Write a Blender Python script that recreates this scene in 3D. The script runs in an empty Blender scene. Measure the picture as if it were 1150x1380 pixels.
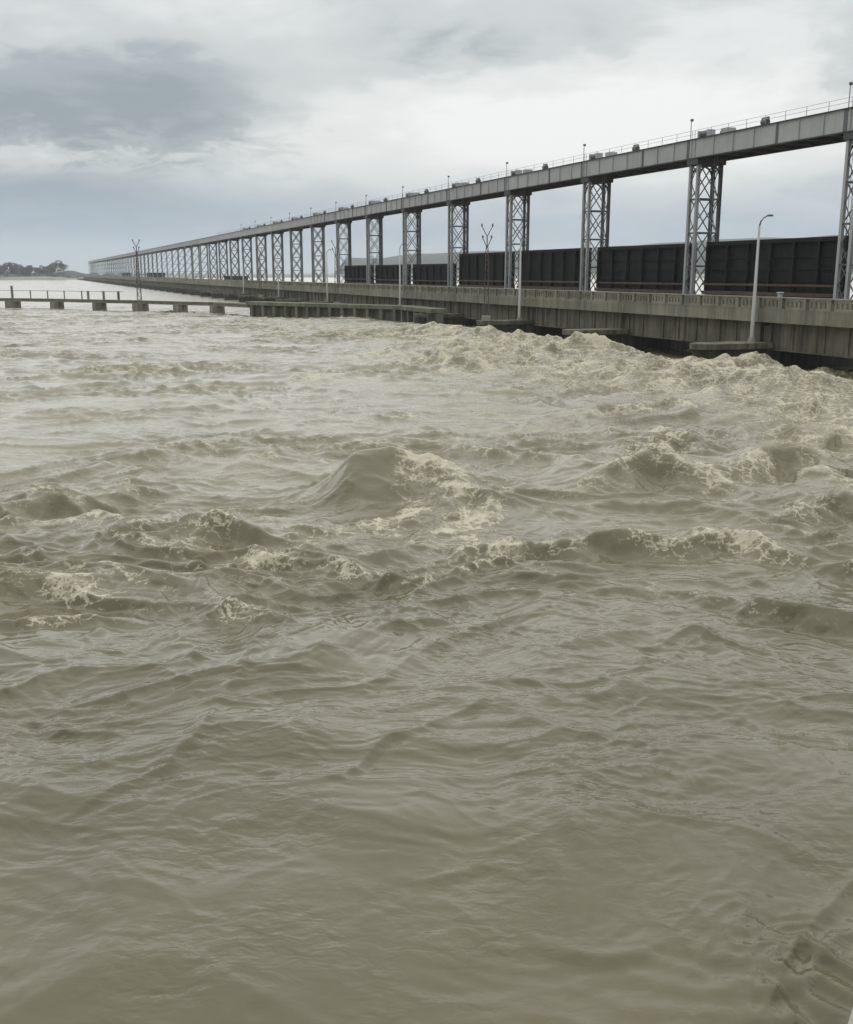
import bpy, bmesh, math, random
import numpy as np
from mathutils import Vector, Matrix

random.seed(7)
scene = bpy.context.scene
COL = scene.collection

# ------------------------------------------------------------------ camera
EYE = 7.0                                    # metres above the mean water level (z = 0)
F = 1400.0 / 1150.0                          # focal length in picture widths
PITCH = math.atan(322 / 1400)
cam_d = bpy.data.cameras.new('camera')
cam_d.sensor_fit = 'HORIZONTAL'; cam_d.sensor_width = 36
cam_d.lens = 36 * F
cam_d.clip_start = 0.1; cam_d.clip_end = 20000
cam = bpy.data.objects.new('camera', cam_d); COL.objects.link(cam)
cam.location = (0, 0, EYE)
cam.rotation_euler = (math.pi / 2 - PITCH, 0, 0)
scene.camera = cam

# ------------------------------------------------------------------ exposure
scene.view_settings.view_transform = 'Standard'
scene.view_settings.look = 'None'
scene.view_settings.gamma = 1
scene.view_settings.use_curve_mapping = False
scene.view_settings.exposure = 0.32

# ------------------------------------------------------------------ overcast sky
SUN_EL, SUN_AZ = math.radians(50), math.radians(6)     # azimuth clockwise from +Y
world = bpy.data.worlds.new('World'); scene.world = world; world.use_nodes = True
nt = world.node_tree; nt.nodes.clear()
def N(tree, typ, **kw):
    n = tree.nodes.new(typ)
    for k, v in kw.items():
        if k.startswith('i_'):
            n.inputs[k[2:].replace('_', ' ')].default_value = v
        else:
            setattr(n, k, v)
    return n
def L(tree, a, b): tree.links.new(a, b)
def math_n(tree, op, a, b=None, c=None, clamp=False):
    n = tree.nodes.new('ShaderNodeMath'); n.operation = op; n.use_clamp = clamp
    for i, v in enumerate((a, b, c)):
        if v is None: continue
        if isinstance(v, (int, float)): n.inputs[i].default_value = v
        else: tree.links.new(v, n.inputs[i])
    return n.outputs[0]
def ramp(tree, fac, stops, interp='LINEAR'):
    n = tree.nodes.new('ShaderNodeValToRGB'); n.color_ramp.interpolation = interp
    els = n.color_ramp.elements
    while len(els) > 1: els.remove(els[0])
    for i, (p, c) in enumerate(stops):
        e = els[0] if i == 0 else els.new(p)
        e.position = p; e.color = (*c, 1) if len(c) == 3 else c
    tree.links.new(fac, n.inputs[0]); return n.outputs[0]
def mixc(tree, fac, a, b, mode='MIX'):
    n = tree.nodes.new('ShaderNodeMix'); n.data_type = 'RGBA'; n.blend_type = mode
    for i, v in ((0, fac), (6, a), (7, b)):
        if isinstance(v, (int, float)): n.inputs[i].default_value = v
        elif isinstance(v, tuple): n.inputs[i].default_value = (*v, 1)
        else: tree.links.new(v, n.inputs[i])
    return n.outputs[2]

sky = N(nt, 'ShaderNodeTexSky', sky_type='NISHITA', sun_disc=False)
sky.sun_elevation = SUN_EL; sky.sun_rotation = SUN_AZ
sky.air_density = 1.3; sky.dust_density = 3.0
tc = N(nt, 'ShaderNodeTexCoord')
sep = N(nt, 'ShaderNodeSeparateXYZ'); L(nt, tc.outputs['Generated'], sep.inputs[0])
zc = math_n(nt, 'MAXIMUM', sep.outputs[2], 0.0)
az = math_n(nt, 'ARCTAN2', sep.outputs[0], sep.outputs[1])
el = math_n(nt, 'ARCSINE', sep.outputs[2])
# cloud coordinates: the cloud deck seen in perspective, softened near the horizon
den = math_n(nt, 'ADD', zc, 0.20)
cx_ = math_n(nt, 'DIVIDE', sep.outputs[0], den); cy_ = math_n(nt, 'DIVIDE', sep.outputs[1], den)
cv = N(nt, 'ShaderNodeCombineXYZ'); L(nt, cx_, cv.inputs[0]); L(nt, cy_, cv.inputs[1])
def cloud_noise(scale, seed, detail=6, rough=0.55, dist=0.6):
    n = N(nt, 'ShaderNodeTexNoise', noise_dimensions='4D')
    n.inputs['W'].default_value = seed
    n.inputs['Scale'].default_value = scale; n.inputs['Detail'].default_value = detail
    n.inputs['Roughness'].default_value = rough; n.inputs['Distortion'].default_value = dist
    L(nt, cv.outputs[0], n.inputs['Vector']); return n.outputs[0]
big = cloud_noise(0.9, 3.1, 5, 0.5)
mid = cloud_noise(2.4, 8.4, 7, 0.55)
fine = cloud_noise(6.5, 1.7, 6, 0.6)
def bank(a0, e0, ra, re, wob):                  # soft cloud bank at azimuth a0, elevation e0 (degrees)
    a = math_n(nt, 'MULTIPLY', math_n(nt, 'SUBTRACT', az, math.radians(a0)), 1 / math.radians(ra))
    e = math_n(nt, 'MULTIPLY', math_n(nt, 'SUBTRACT', el, math.radians(e0)), 1 / math.radians(re))
    a = math_n(nt, 'ADD', a, math_n(nt, 'MULTIPLY', math_n(nt, 'SUBTRACT', mid, 0.5), wob))
    e = math_n(nt, 'ADD', e, math_n(nt, 'MULTIPLY', math_n(nt, 'SUBTRACT', fine, 0.5), wob))
    r2 = math_n(nt, 'ADD', math_n(nt, 'MULTIPLY', a, a), math_n(nt, 'MULTIPLY', e, e))
    return math_n(nt, 'DIVIDE', 1.0, math_n(nt, 'ADD', 1.0, math_n(nt, 'MULTIPLY', r2, r2)))
# darkness field
dark = math_n(nt, 'MULTIPLY', math_n(nt, 'SUBTRACT', big, 0.47), 1.0)
dark = math_n(nt, 'ADD', dark, math_n(nt, 'MULTIPLY', math_n(nt, 'SUBTRACT', mid, 0.5), 0.75))
dark = math_n(nt, 'ADD', dark, math_n(nt, 'MULTIPLY', math_n(nt, 'SUBTRACT', fine, 0.5), 0.34))
for (a0, e0, ra, re, wob, amt) in ((-17, 8.2, 10, 2.6, 1.9, 0.62), (-21, 3.4, 14, 1.5, 1.2, 0.42),
                                   (-19, 5.6, 5, 0.9, 2.2, -0.26), (-9.5, 4.2, 4, 1.0, 2.0, -0.16),
                                   (3, 6.6, 11, 3.0, 1.5, -0.26), (14, 7.5, 12, 2.5, 1.2, -0.22),
                                   (4.5, 11.6, 6, 1.1, 1.6, 0.16), (23.5, 11.0, 3.5, 1.6, 1.4, 0.17),
                                   (40, 9.0, 14, 3, 1.5, 0.25), (-48, 10.0, 14, 3, 1.5, 0.2)):
    dark = math_n(nt, 'ADD', dark, math_n(nt, 'MULTIPLY', bank(a0, e0, ra, re, wob), amt))
dark = math_n(nt, 'ADD', dark, 0.40)
ccol = ramp(nt, dark, [(0.0, (0.72, 0.735, 0.73)), (0.30, (0.62, 0.64, 0.638)), (0.52, (0.48, 0.51, 0.515)),
                       (0.78, (0.30, 0.345, 0.37)), (1.0, (0.22, 0.265, 0.30))], 'EASE')
# blue-grey rain haze low over the horizon
low = N(nt, 'ShaderNodeMapRange'); low.interpolation_type = 'SMOOTHSTEP'
low.inputs['From Min'].default_value = math.radians(1.0); low.inputs['From Max'].default_value = math.radians(6.4)
low.inputs['To Min'].default_value = 1.0; low.inputs['To Max'].default_value = 0.0
L(nt, el, low.inputs[0])
lowf = math_n(nt, 'MULTIPLY', low.outputs[0], math_n(nt, 'ADD', 0.74, math_n(nt, 'MULTIPLY', mid, 0.45)), clamp=True)
ccol = mixc(nt, lowf, ccol, (0.27, 0.35, 0.445))
hz = N(nt, 'ShaderNodeMapRange'); hz.interpolation_type = 'SMOOTHSTEP'
hz.inputs['From Min'].default_value = math.radians(-0.5); hz.inputs['From Max'].default_value = math.radians(2.6)
hz.inputs['To Min'].default_value = 0.75; hz.inputs['To Max'].default_value = 0.0
L(nt, el, hz.inputs[0])
ccol = mixc(nt, hz.outputs[0], ccol, (0.40, 0.47, 0.52))
# an overcast sky grows brighter toward the zenith
up_ = N(nt, 'ShaderNodeMapRange'); up_.interpolation_type = 'SMOOTHSTEP'
up_.inputs['From Min'].default_value = math.radians(12); up_.inputs['From Max'].default_value = math.radians(70)
up_.inputs['To Min'].default_value = 1.0; up_.inputs['To Max'].default_value = 1.75
L(nt, el, up_.inputs[0])
SKY_STRENGTH = 0.10
scl = N(nt, 'ShaderNodeVectorMath', operation='SCALE'); L(nt, math_n(nt, 'MULTIPLY', up_.outputs[0], 1 / SKY_STRENGTH), scl.inputs['Scale'])
L(nt, ccol, scl.inputs[0])
skymix = mixc(nt, 0.94, sky.outputs[0], scl.outputs[0])
bg = N(nt, 'ShaderNodeBackground'); bg.inputs['Strength'].default_value = SKY_STRENGTH
L(nt, skymix, bg.inputs['Color'])
wo = N(nt, 'ShaderNodeOutputWorld'); L(nt, bg.outputs[0], wo.inputs['Surface'])

# ------------------------------------------------------------------ sun, weak through cloud
sl = bpy.data.lights.new('sun', 'SUN'); sl.energy = 1.4; sl.angle = math.radians(112); sl.color = (1, 0.965, 0.91)
so = bpy.data.objects.new('sun', sl); COL.objects.link(so)
sd = Vector((math.sin(SUN_AZ) * math.cos(SUN_EL), math.cos(SUN_AZ) * math.cos(SUN_EL), math.sin(SUN_EL)))
so.rotation_euler = (-sd).to_track_quat('-Z', 'Y').to_euler(); so.location = sd * 300

scene.render.engine = 'CYCLES'
try:
    scene.cycles.volume_bounces = 1
    scene.cycles.max_bounces = 6
except Exception: pass

# ------------------------------------------------------------------ helpers
THETA = math.radians(20.426)                 # the barrage runs away to the left of the view axis
ct, st = math.cos(THETA), math.sin(THETA)
def WB(d, t, z=0.0):                         # barrage frame (d across, t along) -> world
    return Vector((d * ct - t * st, t * ct + d * st, z))
def ground(px, py, z=0.0):                   # where a sight line through the photograph meets height z
    a = (px - 575) / 1400; b = (690 - py) / 1400
    cp, sp = math.cos(PITCH), math.sin(PITCH)
    v = Vector((a, cp + b * sp, -sp + b * cp))
    k = (z - EYE) / v.z
    return Vector((v.x * k, v.y * k, z))

class MB:
    def __init__(s): s.bm = bmesh.new()
    def box(s, x0, x1, y0, y1, z0, z1, bev=0):
        vs = [s.bm.verts.new(p) for p in ((x0,y0,z0),(x1,y0,z0),(x1,y1,z0),(x0,y1,z0),(x0,y0,z1),(x1,y0,z1),(x1,y1,z1),(x0,y1,z1))]
        fs = [s.bm.faces.new([vs[i] for i in q]) for q in ((0,3,2,1),(4,5,6,7),(0,1,5,4),(1,2,6,5),(2,3,7,6),(3,0,4,7))]
        if bev:
            es = {e for f in fs for e in f.edges}
            bmesh.ops.bevel(s.bm, geom=list(es), offset=bev, segments=1, affect='EDGES')
        return s
    def bar(s, a, b, w, h=None, up=(0, 0, 1)):
        h = h or w; a = Vector(a); b = Vector(b); ax = (b - a).normalized(); up = Vector(up)
        if abs(ax.dot(up)) > 0.98: up = Vector((1, 0, 0))
        sx = ax.cross(up).normalized(); uy = sx.cross(ax).normalized()
        vs = [s.bm.verts.new(p + sx * i * w / 2 + uy * j * h / 2) for p in (a, b) for i, j in ((-1,-1),(1,-1),(1,1),(-1,1))]
        for q in ((0,3,2,1),(4,5,6,7),(0,1,5,4),(1,2,6,5),(2,3,7,6),(3,0,4,7)): s.bm.faces.new([vs[i] for i in q])
        return s
    def tube(s, pts, rads, n=8, cap=True):
        rings = []
        pts = [Vector(p) for p in pts]
        for i, p in enumerate(pts):
            ax = (pts[min(i+1, len(pts)-1)] - pts[max(i-1, 0)]).normalized()
            u = Vector((1,0,0)) if abs(ax.z) > 0.7 else Vector((0,0,1))
            a = ax.cross(u).normalized(); b = ax.cross(a)
            r = rads[i] if isinstance(rads, (list, tuple)) else rads
            rings.append([s.bm.verts.new(p + a*r*math.cos(2*math.pi*k/n) + b*r*math.sin(2*math.pi*k/n)) for k in range(n)])
        for A, B in zip(rings, rings[1:]):
            for k in range(n): s.bm.faces.new((A[k], A[(k+1)%n], B[(k+1)%n], B[k]))
        if cap: s.bm.faces.new(rings[0][::-1]); s.bm.faces.new(rings[-1])
        return s
    def prism(s, poly, z0, z1):              # plan polygon extruded upward
        a = [s.bm.verts.new((x, y, z0)) for x, y in poly]; b = [s.bm.verts.new((x, y, z1)) for x, y in poly]
        n = len(poly)
        for k in range(n): s.bm.faces.new((a[k], a[(k+1)%n], b[(k+1)%n], b[k]))
        s.bm.faces.new(a[::-1]); s.bm.faces.new(b)
        return s
    def mesh(s, name, m, smooth=False):
        bmesh.ops.recalc_face_normals(s.bm, faces=s.bm.faces[:])
        me = bpy.data.meshes.new(name); s.bm.to_mesh(me); s.bm.free(); me.materials.append(m)
        if smooth:
            for p in me.polygons: p.use_smooth = True
        return me
    def build(s, name, m, parent=None, smooth=False): return link(name, s.mesh(name, m, smooth), parent)
def link(name, me, parent=None, loc=None):
    o = bpy.data.objects.new(name, me); COL.objects.link(o)
    if parent: o.parent = parent
    if loc is not None: o.location = loc
    return o
def thing(name, loc=(0,0,0), rz=0.0): 
    o = bpy.data.objects.new(name, None); COL.objects.link(o); o.location = loc; o.rotation_euler = (0,0,rz); o.empty_display_size = .5
    return o
def tag(o, label, cat, group=None, kind=None):
    if label: o['label'] = label
    if cat: o['category'] = cat
    if group: o['group'] = group
    if kind: o['kind'] = kind
    return o
KIDS = {}
def copy_tree(o, parent=None):
    c = o.copy(); COL.objects.link(c); c.parent = parent
    for ch in o.children: copy_tree(ch, c)
    return c
ORD = ['first','second','third','fourth','fifth','sixth','seventh','eighth','ninth','tenth','eleventh','twelfth','thirteenth','fourteenth','fifteenth','sixteenth']

# ------------------------------------------------------------------ materials
def new_mat(name):
    m = bpy.data.materials.new(name); m.use_nodes = True
    t = m.node_tree; b = t.nodes['Principled BSDF']; return m, t, b
def tex(t, kind, scale, detail=4, rough=0.55, vec=None, dist=0.0):
    n = t.nodes.new('ShaderNodeTexNoise')
    n.inputs['Scale'].default_value = scale; n.inputs['Detail'].default_value = detail
    n.inputs['Roughness'].default_value = rough; n.inputs['Distortion'].default_value = dist
    if vec is not None: t.links.new(vec, n.inputs['Vector'])
    return n.outputs[0]
def world_vec(t, sx=1, sy=1, sz=1):
    g = t.nodes.new('ShaderNodeNewGeometry'); mp = t.nodes.new('ShaderNodeMapping')
    mp.inputs['Rotation'].default_value = (0, 0, 0); mp.inputs['Scale'].default_value = (sx, sy, sz)
    t.links.new(g.outputs['Position'], mp.inputs['Vector']); return mp.outputs[0]
def rand_tint(t, col, amt=0.12):
    oi = t.nodes.new('ShaderNodeObjectInfo')
    f = math_n(t, 'ADD', 1 - amt / 2, math_n(t, 'MULTIPLY', oi.outputs['Random'], amt))
    v = t.nodes.new('ShaderNodeVectorMath'); v.operation = 'SCALE'
    t.links.new(col, v.inputs[0]); t.links.new(f, v.inputs['Scale']); return v.outputs[0]

def concrete(name, c_light, c_dark, moss=(0.055, 0.062, 0.035), moss_amt=0.5, streak=0.75):
    m, t, b = new_mat(name)
    blot = tex(t, 'n', 0.45, 6, 0.6, world_vec(t))
    st_ = tex(t, 'n', 1.0, 5, 0.65, world_vec(t, 1.7, 1.7, 0.10))       # vertical weather streaks
    st2 = tex(t, 'n', 1.0, 4, 0.6, world_vec(t, 5.0, 5.0, 0.22))
    gr = tex(t, 'n', 22, 4, 0.7, world_vec(t))
    c = mixc(t, ramp(t, blot, [(0.32, (0,0,0)), (0.68, (1,1,1))]), c_dark, c_light)
    c = mixc(t, math_n(t, 'MULTIPLY', ramp(t, st_, [(0.47, (0,0,0)), (0.66, (1,1,1))]), streak), c, tuple(v * 0.28 for v in c_dark))
    c = mixc(t, math_n(t, 'MULTIPLY', ramp(t, st2, [(0.50, (0,0,0)), (0.70, (1,1,1))]), streak * 0.7), c, tuple(v * 0.4 for v in c_dark))
    c = mixc(t, math_n(t, 'MULTIPLY', ramp(t, tex(t, 'n', 0.28, 5, 0.6, world_vec(t, 1, 1, 0.6)), [(0.45, (0,0,0)), (0.65, (1,1,1))]), moss_amt), c, moss)
    c = mixc(t, 0.35, c, mixc(t, gr, (0.05, 0.05, 0.04), (0.5, 0.49, 0.44)), 'OVERLAY')
    t.links.new(rand_tint(t, c, 0.28), b.inputs['Base Color'])
    b.inputs['Roughness'].default_value = 0.9
    bp = t.nodes.new('ShaderNodeBump'); bp.inputs['Strength'].default_value = 0.5; bp.inputs['Distance'].default_value = 0.03
    t.links.new(gr, bp.inputs['Height']); t.links.new(bp.outputs[0], b.inputs['Normal'])
    return m
def steel(name, c1, c2, rust=(0.13, 0.065, 0.035), rust_amt=0.35, rough=0.6):
    m, t, b = new_mat(name)
    a = tex(t, 'n', 0.6, 5, 0.6, world_vec(t, 1, 1, 0.5))
    s_ = tex(t, 'n', 1.0, 5, 0.65, world_vec(t, 3.5, 3.5, 0.3))
    c = mixc(t, ramp(t, a, [(0.3, (0,0,0)), (0.7, (1,1,1))]), c1, c2)
    c = mixc(t, math_n(t, 'MULTIPLY', ramp(t, s_, [(0.52, (0,0,0)), (0.72, (1,1,1))]), rust_amt), c, rust)
    t.links.new(rand_tint(t, c, 0.14), b.inputs['Base Color'])
    b.inputs['Roughness'].default_value = rough
    b.inputs['Specular IOR Level'].default_value = 0.25
    return m
M_conc = concrete('weathered_concrete', (0.35, 0.33, 0.26), (0.24, 0.225, 0.17), moss_amt=0.22, streak=0.5)
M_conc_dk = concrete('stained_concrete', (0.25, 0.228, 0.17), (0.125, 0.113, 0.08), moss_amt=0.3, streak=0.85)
M_conc_gr = concrete('mossy_concrete', (0.30, 0.30, 0.22), (0.16, 0.165, 0.115), moss=(0.10, 0.12, 0.06), moss_amt=0.6)
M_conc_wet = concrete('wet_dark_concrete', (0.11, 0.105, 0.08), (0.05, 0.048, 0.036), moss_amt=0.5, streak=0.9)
M_conc_pale = concrete('pale_concrete', (0.42, 0.41, 0.35), (0.30, 0.29, 0.24), moss_amt=0.15, streak=0.3)
M_asph = concrete('road_asphalt', (0.06, 0.06, 0.058), (0.045, 0.045, 0.043), moss_amt=0.05, streak=0.1)
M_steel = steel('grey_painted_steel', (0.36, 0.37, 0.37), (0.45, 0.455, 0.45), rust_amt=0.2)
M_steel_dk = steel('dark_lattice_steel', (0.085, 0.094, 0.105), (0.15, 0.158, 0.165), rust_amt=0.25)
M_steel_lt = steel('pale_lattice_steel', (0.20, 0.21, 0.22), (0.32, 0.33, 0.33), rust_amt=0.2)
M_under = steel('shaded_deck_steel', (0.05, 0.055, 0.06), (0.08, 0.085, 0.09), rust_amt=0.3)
M_gate = steel('near_black_gate_plate', (0.007, 0.008, 0.009), (0.018, 0.018, 0.018), rust=(0.050, 0.028, 0.020), rust_amt=0.6, rough=0.85)  # near-black plate colour with brown rust streaks
M_gate2 = steel('blue_black_gate_plate', (0.010, 0.011, 0.017), (0.016, 0.017, 0.023), rust=(0.02, 0.014, 0.012), rust_amt=0.3, rough=0.85)
M_rust = steel('rusty_gate_girder', (0.07, 0.045, 0.033), (0.13, 0.095, 0.075), rust=(0.10, 0.045, 0.028), rust_amt=0.6, rough=0.85)
M_pole = steel('pale_lamp_pole', (0.42, 0.42, 0.40), (0.52, 0.52, 0.49), rust_amt=0.12)
M_lamp = steel('grey_lamp_head', (0.10, 0.105, 0.11), (0.15, 0.155, 0.16), rust_amt=0.1)
M_rope = steel('wire_rope', (0.28, 0.28, 0.27), (0.36, 0.36, 0.35), rust_amt=0.1)
M_mast = steel('rusty_mast_steel', (0.09, 0.08, 0.07), (0.13, 0.11, 0.095), rust_amt=0.5)

# ------------------------------------------------------------------ river water (numpy height field)
rs = np.random.RandomState(11)
PERM = rs.permutation(4096).astype(np.int32)
GA = rs.rand(4096) * 2 * np.pi
GX, GY = np.cos(GA).astype(np.float32), np.sin(GA).astype(np.float32)
def perlin(x, y, seed=0):
    xi = np.floor(x).astype(np.int32); yi = np.floor(y).astype(np.int32)
    fx = (x - xi).astype(np.float32); fy = (y - yi).astype(np.float32)
    u = fx*fx*fx*(fx*(fx*6-15)+10); v = fy*fy*fy*(fy*(fy*6-15)+10)
    def g(ix, iy, dx, dy):
        h = PERM[(PERM[(ix + seed*131) & 4095] + iy + seed*17) & 4095]
        return GX[h]*dx + GY[h]*dy
    n00 = g(xi, yi, fx, fy); n10 = g(xi+1, yi, fx-1, fy); n01 = g(xi, yi+1, fx, fy-1); n11 = g(xi+1, yi+1, fx-1, fy-1)
    a = n00 + u*(n10-n00); b = n01 + u*(n11-n01)
    return (a + v*(b-a)) * 1.5
def sstep(a, b, x):
    t = np.clip((x-a)/(b-a), 0, 1); return t*t*(3-2*t)

# polar grid about the bank, fine near by and in the main channel
def rows():
    r, out = 6.5, []
    while r < 4200:
        out.append(r)
        if r < 190: dr = min(max(r*r/12500.0, 0.03), 0.30)
        else: dr = min(0.30 + (r-190)*0.012, 90)
        if r < 10: dr = 0.06
        r += dr
    return np.array(out)
R = rows()
a_f = np.arange(-26.5, 26.5, 0.068)
a_l = -26.5 - np.cumsum(np.linspace(0.08, 3.0, 60)); a_l = a_l[a_l > -180]
A = np.concatenate([a_l[::-1], a_f, -a_l[:]]); 
A = np.radians(A)
RR, AA = np.meshgrid(R, A, indexing='ij')
X = (RR*np.sin(AA)).astype(np.float64); Y = (RR*np.cos(AA)).astype(np.float64)
DR = np.gradient(R)[:, None] * np.ones_like(AA)
def lod(lam): return np.clip((lam / DR - 2.0) / 2.5, 0, 1).astype(np.float32)
def gxy(px, py): g = ground(px, py); return g.x, g.y

# how rough the river is, from place to place
DB = X*ct + Y*st                              # across-barrage coordinate
TB = -X*st + Y*ct
near = sstep(14, 25, RR)
AG = 0.13 + 0.60*near
AG = AG * (1 - 0.15*sstep(60, 110, RR) * sstep(-5, -35, X))
AG = AG * (1 - 0.35*np.exp(-((RR-52)/10)**2) )
jump = np.exp(-((DB-39)/8.0)**2) * sstep(165, 110, TB) + 0.5*np.exp(-((DB-40)/7.0)**2)*sstep(115, 60, TB)
jump = np.clip(jump, 0, 1.2)
AG = AG + 0.35*jump
AG = AG * (1 - 0.8*sstep(190, 420, RR))
mod = 0.5 + 0.9*np.clip(perlin(X/17+5, Y/12, 31) + 0.5, 0, 1)
AGm = (AG*mod).astype(np.float32)

wx = 2.6*perlin(X/9, Y/7, 1) + 0.5*perlin(X/3.1, Y/2.6, 2)
wy = 2.2*perlin(X/9+40, Y/7, 3) + 0.45*perlin(X/3.1+9, Y/2.6, 4)
QX, QY = X + wx, Y + wy
def ridge_n(x, y, s): return 1 - 2*np.abs(perlin(x, y, s))
Hh = 0.14*perlin(QX/16, QY/9, 5) * AG
r1 = ridge_n(QX/7.5 + 0.15*QY/7.5, QY/4.0, 6); r1p = np.clip(r1, 0, 1)**1.6
Hh += 0.32*AGm*(r1p-0.30)*lod(4)
r2 = ridge_n(QX/3.2, QY/1.9, 7); r2p = np.clip(r2, 0, 1)**2
Hh += 0.19*AGm*(r2p-0.33)*lod(1.9)*1.35
wx2 = wx + 0.35*perlin(X/1.1, Y/0.9, 8); wy2 = wy + 0.3*perlin(X/1.1+7, Y/0.9, 9)
r3 = ridge_n((X+wx2)/1.35, (Y+wy2)/0.85, 10)
Hh += 0.085*(AGm+0.03)*(np.clip(r3, 0, 1)**1.5-0.4)*lod(0.85)
Hh += 0.046*(AGm+0.12)*perlin((X+wx2)/0.52, (Y+wy2)/0.34, 12)*lod(0.34)
Hh += 0.024*(AGm+0.14)*perlin((X+wx2)/0.24, (Y+wy2)/0.17, 13)*lod(0.17)
# smooth upwelling swirls in the slack water by the bank
sw = sstep(30, 16, RR)
Hh += sw*0.12*perlin(QX/3.4+0.5*QY/3.4, QY/2.6, 14)
Hh += sw*0.035*ridge_n(QX/1.3 - 0.6*QY/1.3, QY/1.5+0.3*QX, 15)*np.clip(perlin(X/4, Y/4, 16)+0.25, 0, 1)

FO = np.zeros_like(X, dtype=np.float32)       # foam supply
FO += 0.45*np.clip(r1-0.6, 0, 1)*2.5*sstep(0.5, 0.9, AGm)*sstep(20,26,RR)
FO += 0.40*jump

def ridge(pts, wf, wb, steep=1.3, foam=0.8, fw=1.6, warp=0.5, seed=50, trail=1.0, smooth_face=0.0):
    """standing wave: pts = (photo x, photo y, crest height); wf/wb widths toward / away from the bank"""
    global Hh, FO
    P = [(*gxy(a, b), h*(0.80 if h > 0.2 and b > 690 else 1.0)) for a, b, h in pts]
    xs = [p[0] for p in P]; ys = [p[1] for p in P]
    pad = 4*max(wf, wb) + 2
    m = (X > min(xs)-pad) & (X < max(xs)+pad) & (Y > min(ys)-pad) & (Y < max(ys)+pad)
    x = X[m] + warp*1.5*perlin(X[m]/2.6, Y[m]/2.0, seed) + warp*0.5*perlin(X[m]/0.9, Y[m]/0.8, seed+1)
    y = Y[m] + warp*1.1*perlin(X[m]/2.4+3, Y[m]/2.2, seed+2) + warp*0.4*perlin(X[m]/0.8, Y[m]/0.7+5, seed+3)
    best = np.full(x.shape, 1e9); sgn = np.zeros_like(best); hh = np.zeros_like(best)
    for (x0,y0,h0), (x1,y1,h1) in zip(P, P[1:]):
        dx, dy = x1-x0, y1-y0; l2 = dx*dx+dy*dy
        t = np.clip(((x-x0)*dx+(y-y0)*dy)/l2, 0, 1)
        ex, ey = x-(x0+t*dx), y-(y0+t*dy); d = np.hypot(ex, ey)
        c = (dx*ey-dy*ex)*(1 if dx >= 0 else -1)/math.sqrt(l2)      # positive = far side
        k = d < best
        best = np.where(k, d, best); sgn = np.where(k, c, sgn); hh = np.where(k, h0+t*(h1-h0), hh)
    fm_ = 0.5 - 0.5*np.tanh(sgn/(0.35*wf))
    w = wb + (wf-wb)*fm_
    hh = hh*np.clip(0.92 + 0.45*perlin(X[m]/2.2, Y[m]/3.0, seed+7) + 0.12*perlin(X[m]/0.8, Y[m]/1.5, seed+8), 0.3, 1.35)
    q = best/w
    prof = np.exp(-np.power(q, steep))
    trough = -0.28*np.exp(-((best-1.9*wf)/(0.9*wf))**2)*fm_
    Hh[m] += hh*(prof + trough)
    fq = best/(0.55*fw*wb + (fw*wf*trail - 0.55*fw*wb)*fm_)
    fn = 0.65 + 0.8*perlin(X[m]/1.7, Y[m]/1.2, seed+5)
    FO[m] = np.maximum(FO[m], foam*np.exp(-fq**2)*np.clip(fn, 0, 1.3)*np.clip(hh/0.25, 0, 1))
def hump(px, py, h, rx, ry, seed=80):
    global Hh
    x0, y0 = gxy(px, py)
    x = X + 0.5*perlin(X/1.8, Y/1.5, seed) - x0; y = Y + 0.4*perlin(X/1.8, Y/1.5, seed+1) - y0
    Hh += h*np.exp(-((x/rx)**2+(y/ry)**2))
def calm(px, py, rx, ry, amt):                # smooth glassy face: damp chop and foam
    global FO
    x0, y0 = gxy(px, py)
    g = np.exp(-(((X-x0)/rx)**2+((Y-y0)/ry)**2)**2)*amt
    FO *= (1-g)

# the big standing waves seen in mid-river
W0 = (1.25,)
hump(502, 668, 1.20, 1.15, 1.5, 141); hump(470, 674, 0.40, 1.3, 1.4, 143)
hump(560, 672, 0.75, 1.2, 1.2, 145); hump(612, 674, 0.80, 1.15, 1.3, 147); hump(660, 690, 0.25, 1.6, 1.2, 149)
def froth(px, py, rx, ry, amt, seed=150):
    global FO
    x0, y0 = gxy(px, py)
    x = X + 0.7*perlin(X/1.1, Y/1.1, seed) - x0; y = Y + 0.8*perlin(X/1.1, Y/1.1, seed+1) - y0
    FO = np.maximum(FO, amt*np.exp(-((x/rx)**2+(y/ry)**2)**1.5)*np.clip(0.8+0.8*perlin(X/0.8, Y/0.8, seed+2), 0, 1.2))
froth(565, 665, 1.1, 2.2, 1.0, 151); froth(620, 672, 1.2, 1.6, 0.95, 153); froth(590, 705, 1.6, 1.4, 0.85, 155); froth(520, 716, 1.3, 0.8, 0.6, 157); froth(600, 730, 1.2, 1.0, 0.6, 159)
ridge([(438,672,.02),(462,655,.05),(485,638,.06),(505,628,.05),(530,632,.04)], 0.3, 0.5, 1.2, 3.5, 1.2, 0.15, 160)
calm(492, 672, 0.80, 1.9, 0.97)
ridge([(560,705,.10),(600,690,.30),(640,690,.30),(670,705,.10)], 0.4, 0.7, 1.2, 0.8, 1.6, 0.3, 56)
ridge([(240,752,.12),(262,738,.40),(285,726,.72),(310,724,.66),(350,732,.42),(420,740,.30),(500,748,.12)], 0.42, 1.0, 1.25, 0.85, 1.5, 0.22, 60)
calm(345, 738, 1.0, 0.8, 0.9)
ridge([(225,770,.06),(260,772,.14),(300,768,.16),(340,762,.18),(400,766,.20),(450,772,.18),(500,790,.14),(560,786,.14),(620,774,.18),(680,764,.20)], 0.16, 0.5, 1.15, 1.1, 1.8, 0.18, 66)
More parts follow.
